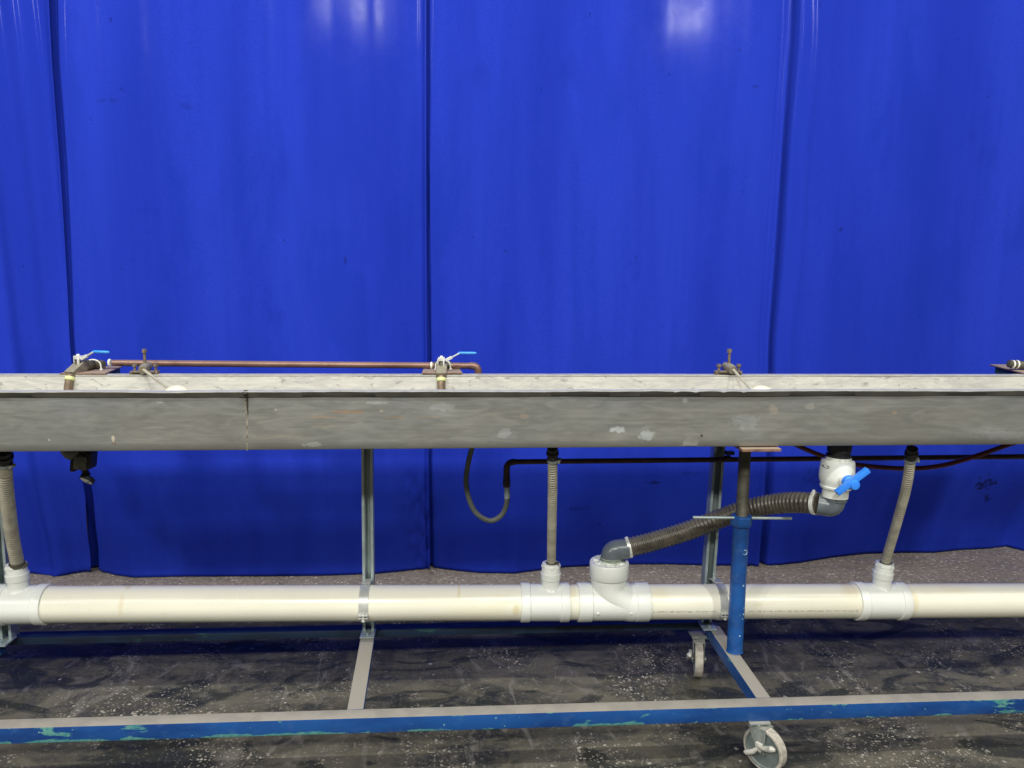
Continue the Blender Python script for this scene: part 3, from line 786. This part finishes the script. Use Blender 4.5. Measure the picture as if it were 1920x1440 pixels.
def small_hose(label, pts, r, top_m, plain=0):
    p = [Vector(q) for q in pts]
    h = thing('drain_hose', label, 'hose', p[-1], grp)
    bm = B(); corr(bm, p, r+.001, .0098, -.0048, 24, plain, 0.0015); obj('corrugated_tube', bm, M_corr, h, ang=80)
    ax = (p[1]-p[0]).normalized()
    bm = B(); lathe(bm, p[0]-ax*.035, p[0]+ax*.012, [(0, r*1.15), (.35, r*1.15), (.35, r*1.35), (.55, r*1.35), (.55, r*1.12), (1, r*1.1)], 6 if False else 20); obj('hose_barb', bm, M_black, h)
    clamp(h, p[0]+ax*.014, ax, r*1.14, .010, m=M_fork)
    ax2 = (p[-1]-p[-2]).normalized()
    bm = B(); lathe(bm, p[-1]-ax2*.040, p[-1]+ax2*.01, [(0, r*1.12), (.75, r*1.16), (.8, r*1.3), (1, r*1.3)], 20); obj('hose_end', bm, M_rod, h)
    clamp(h, p[-1]-ax2*.030, ax2, r*1.18, .009, m=M_rod, sdir=(1, -.2, 0))
    return h
YT = 2.43
b_, ax_ = bush(T_l, top_l-Vector((0, 0, .006)), R(-3)); b2_, _ = bush(T_m, top_m-Vector((0, 0, .006)), R(1)); b3_, _ = bush(T_r, top_r-Vector((0, 0, .006)), R(6))
def hp_(x, y, tY): return P(x, y, tY)
b_ = P(34, 1070, YPI); b2_ = P(1034, 1070, YPI); b3_ = P(1656, 1070, YPI)
small_hose('beige corrugated hose at the left edge of the picture, below the trough', [P(7, 862, YT), P(12, 920, 2.49), P(22, 1000, 2.59), P(31, 1048, 2.655), b_], .0205, 0, .06)
small_hose('straight beige corrugated hose dropping to the tee beside the wide white hub', [P(1036, 856, YT), P(1036, 920, 2.49), P(1034.5, 1000, 2.59), P(1034, 1048, 2.66), b2_], .0152, 0)
small_hose('slanting beige corrugated hose to the right of the blue-handled valve', [P(1708, 856, YT), P(1699, 915, 2.49), P(1680, 985, 2.58), P(1664, 1040, 2.655), b3_], .0158, 0)

# ------------------------------------------------------------------ big drain hose with grey elbows
big = thing('wide_drain_hose', 'wide dark brown ribbed hose with grey elbows joining the white valve to the drain hub', 'hose', Vector((cb.x, YPI, zc)))
er = .0365
ec = P(1151, 1030, YPI); ec.x = cb.x+.004
eo = P(1172, 1028, YPI); ez = P(1160, 1031, YPI).z
bm = B()
path = corner(Vector((cb.x+.004, YPI, zc-.01)), Vector((cb.x+.006, YPI, ez)), Vector((P(1178, 1028, YPI).x, YPI-.004, ez+.005)), .026, 10)
n = len(path); sweep(bm, path, [er]*n, 36); el = obj('elbow', bm, M_gpvc, big)
bm = B(); torus(bm, Vector((cb.x+.004, YPI, zc+.012)), (0, 0, 1), er, .003, 32, 8); torus(bm, Vector((cb.x+.004, YPI, zc+.019)), (0, 0, 1), er-.001, .0025, 32, 8); obj('gasket_ring', bm, simple('green_grey_gasket', (.25, .30, .22), .5), el)
hp = [P(1167, 1029, YPI), P(1185, 1025, YPI), P(1225, 1015, 2.672), P(1290, 995, 2.668), P(1350, 972, 2.645), P(1400, 955, 2.615), P(1450, 945, 2.56), P(1500, 942, 2.48), P(1535, 945, 2.43)]
bm = B(); corr(bm, hp, .0345, .0150, .0026, 32); obj('ribbed_hose', bm, M_bigh, big, ang=80)
clamp(big, P(1178, 1027, YPI), hp[2]-hp[0], .0375, .012, m=M_chrome, sdir=(-.2, -.5, 1))
clamp(big, P(1529, 944, 2.437), hp[-1]-hp[-2], .0375, .014, m=M_chrome, sdir=(0, -.5, 1))
YV = 2.41
vx0, vx1 = P(1574, 838, YV), P(1565, 933, YV)
el2 = corner(P(1564.5, 930, YV), P(1562, 950, YV), P(1533, 944, 2.43), .020, 8)
bm = B(); sweep(bm, el2, [er*1.0]*len(el2), 32); el2o = obj('elbow', bm, M_gpvc, big)
bm = B(); ax = (vx1-vx0).normalized(); lathe(bm, vx1-ax*.0, vx1+ax*.012, [(0, er*1.08), (.6, er*1.08), (1, er*1.0)], 32); obj('elbow_collar', bm, M_gpvc, el2o)

# ------------------------------------------------------------------ white ball valve
sv = S(vx1)
bv = thing('plastic_ball_valve', 'white plastic valve with bright blue T-handle hanging under the trough', 'valve', vx1)
def vp(y): return vx0+(vx1-vx0)*((y-838)/(933-838))
bm = B(); prof = [(859, 21), (862, 24), (863, 29), (867, 30), (880, 31.2), (892, 31.5), (900, 30.5), (906, 27.5), (909, 27), (910, 28.5), (914, 27.5), (915, 24), (916, 23.5), (931, 23.5), (932, 22), (932.5, 15)]
lathe(bm, vx0, vx1, [((y-838)/95, r*sv) for y, r in prof], 48); vb = obj('valve_body', bm, M_fit, bv, ang=40)
bm = B(); lathe(bm, vx0-ax*.012, vx0+(vx1-vx0)*.23, [(0, 22*sv), (.55, 21*sv), (.56, 19*sv), (.7, 19*sv), (.72, 22.5*sv), (1, 22.5*sv)], 24); obj('nipple', bm, M_black, bv)
bm = B(); lathe(bm, vp(856), vp(862), [(0, 22.6*sv), (1, 23.2*sv)], 24); obj('lock_ring', bm, M_fit2, bv)
c0 = vp(893); c0 = Vector((c0.x+.002, c0.y, c0.z))
bm = B(); lathe(bm, c0+Vector((0, -.035, 0)), c0+Vector((.002, -.068, 0)), [(0, .03), (.3, .0255), (.75, .024), (1, .023)], 32); obj('bonnet', bm, M_fit, vb)
bm = B(); lathe(bm, c0+Vector((.002, -.067, 0)), c0+Vector((.004, -.100, 0)), [(0, .0235), (.5, .0225), (.55, .018), (1, .018)], 32)
hc = c0+Vector((.004, -.098, 0))
dA = (P(1628, 880, hc.y)-P(1568, 925, hc.y)); dA.y = 0; dA.normalize(); up_ = Vector((-dA.z, 0, dA.x))
rotA = Matrix((dA, Vector((0, 1, 0)), up_)).transposed()
if True:
    c_ = (P(1628, 880, hc.y)+P(1568, 925, hc.y))/2; c_ = Vector((c_.x, hc.y, c_.z))
    Lh = (P(1628, 880, hc.y)-P(1568, 925, hc.y)).length
    box(bm, c_, (Lh*.98, .022, .017), rotA)
    lathe(bm, hc+Vector((0, .012, 0)), hc+Vector((.0, -.016, 0)), [(0, .0165), (.8, .0165), (1, .014)], 32)
hd = obj('t_handle', bm, M_handle, bv, bevel=.0022)
def mark(txt, c, size, rotz, par, m, nrm_x=0, curve_r=None, axis=None):
    cu = bpy.data.curves.new('t', 'FONT'); cu.body = txt; cu.size = size; cu.extrude = 0; cu.align_x = 'CENTER'; cu.align_y = 'CENTER'
    o = bpy.data.objects.new('t', cu); COL.objects.link(o); bpy.context.view_layer.update()
    me = bpy.data.meshes.new_from_object(o); bpy.data.objects.remove(o)
    bm = B(); bm.from_mesh(me)
    for v in bm.verts:
        x, y = v.co.x, v.co.y
        x, y = x*math.cos(rotz)-y*math.sin(rotz), x*math.sin(rotz)+y*math.cos(rotz)
        wx = c.x+x; wz = c.z+y; dx = wx-axis.x
        v.co = Vector((wx, axis.y-math.sqrt(max(1e-6, curve_r**2-dx*dx)), wz))
    return obj('embossed_mark', bm, m, par, ang=180)
axp = vp(876)
mark('G', P(1551, 876, YV-.03), .016, R(90), vb, M_dink, curve_r=31.6*sv+.0006, axis=axp)
mark('.', P(1550.5, 869, YV-.03), .016, 0, vb, M_dink, curve_r=31.0*sv+.001, axis=axp)

# ------------------------------------------------------------------ pipes and hoses under the trough
YD = 2.715
dpipe = thing('dark_supply_pipe', 'thin dark oxidised copper pipe running level beneath the trough', 'pipe', P(1400, 860, YD))
pth = corner(P(950, 912, YD), P(950, 866, YD), P(2400, 851, YD-.0), .028, 8)
bm = B(); sweep(bm, pth, .0098, 16); obj('pipe_run', bm, M_dcopper, dpipe)
bm = B(); q = corner(P(950, 888, YD), P(950, 866, YD), P(966, 866, YD), .027, 8); sweep(bm, q, .0118, 16); obj('pipe_elbow', bm, M_dcopper, dpipe)
bm = B(); lathe(bm, P(950, 898, YD), P(950, 913, YD), [(0, .0125), (.1, .0138), (.9, .0138), (1, .012)], 6); lathe(bm, P(950, 886, YD), P(950, 899, YD), [(0, .0120), (.5, .0120), (.6, .0128), (1, .0128)], 16); obj('coupling', bm, M_dcopper, dpipe)
bm = B(); torus(bm, P(1364, 860, YD), (1, 0, 0), .0105, 0, 20, 4, 0, 2*PI, (.010, .002)); box(bm, P(1368, 849, YD+.01), (.030, .024, .012)); obj('pipe_clip', bm, M_black, dpipe)
lh = thing('hose_loop', 'grey black rubber hose hanging in a U loop below the middle of the trough', 'hose', P(925, 978, YD))
lp = smooth_path([P(886, 836, YD-.03), P(878, 868, YD-.02), P(874, 905, YD-.01), P(881, 940, YD), P(895, 964, YD), P(918, 976, YD), P(938, 968, YD), P(949, 948, YD), P(951, 925, YD), P(951, 915, YD)], 8)
bm = B(); sweep(bm, lp, .0096, 18); obj('rubber_hose', bm, M_loop, lh)
bm = B(); lathe(bm, P(951, 934, YD), P(950.5, 911, YD), [(0, .0108), (.45, .0112), (.46, .0102), (1, .0102)], 18); obj('crimp_sleeve', bm, M_galv, lh)
sag = thing('sagging_hose', 'thin dark red hose sagging below the trough behind the white valve', 'hose', P(1710, 879, 2.68))
sp = smooth_path([P(1478, 826, 2.66), P(1510, 842, 2.67), P(1560, 861, 2.68), P(1620, 873, 2.685), P(1700, 878.5, 2.685), P(1765, 873, 2.68), P(1830, 855, 2.675), P(1890, 834, 2.66), P(1930, 822, 2.65)], 8)
bm = B(); sweep(bm, sp, .0088, 14); obj('hose_tube', bm, M_redhose, sag)

# pressure regulator
YG = 2.55; rg = thing('pressure_regulator', 'grimy pressure regulator with small dial gauge hanging under the left part of the trough', 'regulator', P(160, 880, YG)); s_ = S(P(160, 880, YG))
bm = B(); box(bm, P(155, 866, YG), (23*s_, .045, 26*s_), Matrix.Rotation(R(8), 3, 'Y')); obj('regulator_body', bm, M_regb, rg, bevel=.005)
bm = B(); c = P(136, 850, YG); lathe(bm, c+Vector((-.012, 0, .02)), c+Vector((.012, -.002, -.012)), [(0, .028), (.6, .028), (1, .018)], 20); obj('bonnet_cap', bm, M_regb, rg)
bm = B(); c = P(170, 862, YG+.01); box(bm, c, (13*s_, .05, 30*s_), Matrix.Rotation(R(8), 3, 'Y')); c = P(141, 866, YG+.01); box(bm, c, (9*s_, .04, 34*s_), Matrix.Rotation(R(8), 3, 'Y')); box(bm, P(158, 846, YG+.02), (30*s_, .05, 12*s_)); obj('adjusting_cap', bm, M_black, rg, bevel=.005)
bm = B(); sweep(bm, [P(158, 876, YG), P(160, 884, YG), P(163, 892, YG)], [.012, .010, .013], 16); g = obj('gauge_stem', bm, M_black, rg)
gc = P(164, 898, YG); gn = Vector((-.35, -.62, -.70)).normalized()
bm = B(); lathe(bm, gc-gn*.008, gc+gn*.008, [(0, .020), (.2, .024), (.9, .024), (1, .021), (1, .018), (.9, .018)], 32); ga = obj('gauge_case', bm, M_black, g)
bm = B(); lathe(bm, gc+gn*.0072, gc+gn*.0082, [(0, .0195), (1, .0195)], 32); obj('gauge_dial', bm, M_dial, ga)
bm = B(); rx_ = gn.cross(Vector((0, 0, 1))).normalized(); sweep(bm, [gc+gn*.009, gc+gn*.009+gn.cross(rx_)*.014], .0009, 6); sweep(bm, [gc+gn*.0088-rx_*.010, gc+gn*.0088-rx_*.013+gn.cross(rx_)*.003], .002, 6); obj('gauge_needle', bm, M_dkgap, ga)

# ------------------------------------------------------------------ top-side plumbing
YK = 2.85; ZK = P(840, 686, YK).z
print('copper z', ZK, 'rim', zr_(0))
cp = thing('copper_pipe', 'long reddish copper pipe running level along the back edge of the trough', 'pipe', P(500, 683, YK))
c1_, c2_ = P(212, 680.5, YK), P(893, 686, YK)
pth = corner(c1_, P(896, 686, YK), P(897, 716, YK), .024, 8)
bm = B(); sweep(bm, pth, .0118, 20); obj('pipe_run', bm, M_copper, cp)
bm = B(); q = corner(P(881, 686, YK), P(896, 686, YK), P(897, 703, YK), .022, 8); sweep(bm, q, .0138, 20); obj('pipe_elbow', bm, M_copper, cp)
for x in (206, 809, 845, 883):
    bm = B(); a_ = P(x-1.8, lerp(680, 686, (x-200)/690), YK); b_x = P(x+1.8, lerp(680, 686, (x-200)/690), YK); lathe(bm, a_, b_x, [(0, .0126), (.2, .0133), (.8, .0133), (1, .0126)], 20); obj('solder_ring', bm, M_tape, cp)

def ball_valve(loc, label, left_side=True):
    """horizontal body towards the camera, spout bent down into the trough, lever pointing right"""
    v = thing('lever_valve', label, 'valve', loc, 'blue-lever valves on the back of the trough'); L = Vector(loc); T = lambda x, y, z: L+Vector((x, y, z))
    bm = B(); lathe(bm, T(-.030, 0, 0), T(.035, 0, 0), [(0, .0145), (.15, .0165), (.85, .0165), (1, .0145)], 20); obj('pipe_coupling', bm, M_rod, v)
    bm = B(); lathe(bm, T(0, .004, 0), T(0, -.05, .002), [(0, .016), (.6, .017), (.62, .0195), (1, .0195)], 8); obj('valve_throat', bm, M_rod, v, bevel=.001)
    rx = Matrix.Rotation(R(28), 3, 'X')
    bm = B(); box(bm, T(0, -.088, -.010), (.041, .074, .036), rx); vb_ = obj('valve_body', bm, M_brass, v, bevel=.007)
    bm = B(); lathe(bm, T(0, -.121, -.030), T(0, -.126, -.042), [(0, .0150), (.2, .0165), (.8, .0165), (1, .0150)], 20); obj('tape_ring', bm, M_ytape, v)
    bm = B(); pts = smooth_path([T(0, -.118, -.024), T(0, -.128, -.050), T(0, -.136, -.085), T(0, -.141, -.125)], 4); sweep(bm, pts, .0142, 20); obj('spout', bm, M_bronze, v)
    bm = B(); lathe(bm, T(0, -.082, .004), T(0, -.078, .032), [(0, .010), (.6, .009), (.6, .006), (1, .006)], 16); obj('valve_stem', bm, M_rod, v)
    # lever
    bm = B(); box(bm, T(0, -.078, .033), (.024, .02, .013)); box(bm, T(-.013, -.078, .024), (.004, .014, .020)); box(bm, T(.008, -.088, .020), (.006, .006, .022)); lathe(bm, T(0, -.078, .034), T(0, -.078, .045), [(0, .007), (1, .006)], 6)
    rl = Matrix.Rotation(R(-28), 3, 'Y'); box(bm, T(.026, -.078, .034), (.026, .015, .011), rl); box(bm, T(.050, -.078, .0465), (.032, .012, .0045), rl)
    lv = obj('lever', bm, M_chrome, v, bevel=.0012)
    bm = B(); sweep(bm, [T(.060, -.078, .0535), T(.066, -.078, .055), T(.120, -.078, .0545), T(.126, -.078, .0545)], [.0036, .0050, .0048, .0028], 12); obj('lever_grip', bm, M_bgrip, lv)
    return v
# plates, brackets and U-bolts
def mount(cx, corners, label, hook=True, zoff=.0055):
    """corners: four photo pixels of the plate (front left, front right, back right, back left) lying on the rim plane"""
    z0 = zr_(P(cx, 700, YK).x)+zoff; pc = P(cx, 686, YK); L = Vector((pc.x, YK, z0))
    m = thing('mounting_plate', label, 'bracket', L, 'rusty plates holding the valves')
    cs = [G(x, y, z0) for x, y in corners]
    for k in (0, 1):
        q = P(*corners[k], yb2-.001); cs[k] = Vector((q.x, yb2-.001, z0))
    bm = B(); lo = [bm.verts.new(c-Vector((0, 0, .005))) for c in cs]; hi = [bm.verts.new(c) for c in cs]
    bm.faces.new(lo[::-1]); bm.faces.new(hi)
    for k in range(4): bm.faces.new((lo[k], lo[(k+1) % 4], hi[(k+1) % 4], hi[k]))
    obj('plate', bm, M_rustplate, m, bevel=.0008)
    bc = (cs[1]+cs[2])/2 if hook else cs[0]; yy0 = yb2+.032; yy1 = max(cs[2].y, cs[3].y)-.02
    sx = -1 if hook else 2.6
    bm = B(); box(bm, Vector((bc.x+sx*.045, (yy0+yy1)/2, z0-.0205)), (.06, max(.02, yy1-yy0), .030)); obj('support_block', bm, M_teal, m)
    if hook:
        zr0 = pc.z+.004
        bm = B(); c = Vector((pc.x+.004, YK-.030, 0)); pts = [c+Vector((-.027, 0, z0)), c+Vector((-.027, 0, zr0-.004))]+[c+Vector((-.027*math.cos(q), 0, zr0+.022*math.sin(q))) for q in [PI*k/10 for k in range(1, 10)]]+[c+Vector((.027, 0, zr0-.004)), c+Vector((.027, 0, z0))]
        sweep(bm, pts, .0026, 10); obj('u_bolt', bm, M_tape, m)
        for s in (-1, 1):
            bm = B(); q = c+Vector((s*.027, 0, z0)); lathe(bm, q, q+Vector((0, 0, .005)), [(0, .006), (1, .006)], 6); obj('nut', bm, M_chrome, m)
    return m
zpl = -(ZK-zr_(0))+.006
vl, vm = P(178, 683, YK), P(829, 685.5, YK)
ZZ = lambda p: Vector((p.x, p.y, p.z))
mount(180, [(112, 703), (197, 703), (229, 686.5), (160, 686.5)], 'rusty plate under the left blue-lever valve, at the trough edge')
mount(829, [(791, 702), (867, 702), (862, 691.5), (794, 691.5)], 'short rusty plate under the middle blue-lever valve', zoff=.0085)
ball_valve(ZZ(vl), 'blue-lever valve at the left end of the copper pipe, spout leaning left').rotation_euler.z = R(-15)
ball_valve(ZZ(vm), 'blue-lever valve in the middle of the trough beside the pipe elbow')
vr = P(1957, 688, YK)
ball_valve(ZZ(vr), 'valve cut off by the right edge of the picture, only its coupling showing')
mount(1950, [(1926, 702), (2040, 702), (2010, 683), (1855, 683)], 'rusty plate at the right picture edge, sharp corner pointing left', hook=False)
rp_ = thing('taped_pipe', 'short dark threaded pipe wrapped in white tape at the right edge', 'pipe', P(1905, 683, YK))
bm = B(); lathe(bm, P(1890, 682, YK), P(1935, 686, YK), [(0, .008), (.04, .0145), (.5, .016), (1, .016)], 20); obj('pipe_end', bm, M_rod, rp_)
for x in (1898, 1906):
    bm = B(); lathe(bm, P(x-1.3, 683, YK), P(x+1.3, 683.2, YK), [(0, .0166), (1, .0166)], 20); obj('tape_ring', bm, M_tape, rp_)

# float valves
def float_valve(cx, by, endx, endy, fx, label, mfl=True):
    Yc = 2.752; s = S(P(cx, by, Yc)); base = P(cx, by, Yc)
    f = thing('float_valve', label, 'float valve', base, 'float valves clamped to the back rim'); T = lambda dx, dy, dz: base+Vector((dx*s, dy, dz*s))
    bm = B(); box(bm, T(0, 0, 3), (50*s, .028, 6*s)); box(bm, T(-22, .0, 1), (7*s, .030, 8*s)); box(bm, T(0, -.018, 5), (42*s, .010, 4*s)); obj('clamp_base', bm, M_rusty, f, bevel=.002)
    bm = B(); bolt(bm, T(1, 0, 12), T(1, 0, 46), 2.7*s, 1.7, .18); obj('clamp_bolt', bm, M_rusty, f)
    for dx in (-18, 20):
        bm = B(); bolt(bm, T(dx, 0, 2), T(dx, 0, 18), 2.6*s, 1.75, .3); obj('clamp_bolt', bm, M_rusty, f)
    bm = B(); lathe(bm, T(0, .03, 13), T(3, -.035, 9), [(0, 8*s), (.5, 9.5*s), (.8, 9.5*s), (1, 7.5*s)], 24); obj('valve_barrel', bm, M_brass, f)
    e = P(endx, endy, 2.60); a = T(4, -.03, 10)
    bm = B(); sweep(bm, [a, a.lerp(e, .35), a.lerp(e, .37), e], [.0052, .005, .0038, .0038], 12); obj('float_arm', bm, M_armm, f)
    c = P(fx, 725, 2.56); rb = .052; c.z -= rb-.004
    bm = B(); lathe(bm, c-Vector((0, 0, rb)), c+Vector((0, 0, rb)), [(.5-.5*math.cos(PI*k/18), max(.0006, rb*math.sin(PI*k/18))) for k in range(19)], 36)
    obj('float_ball', bm, M_float, f)
    return f
float_valve(272, 701, 318, 729, 331, 'rusty clamped float valve crossing the copper pipe, cream float on its slanting arm')
float_valve(1365, 701, 1408, 731, 1428, 'rusty clamped float valve alone on the rim above the blue jack post')
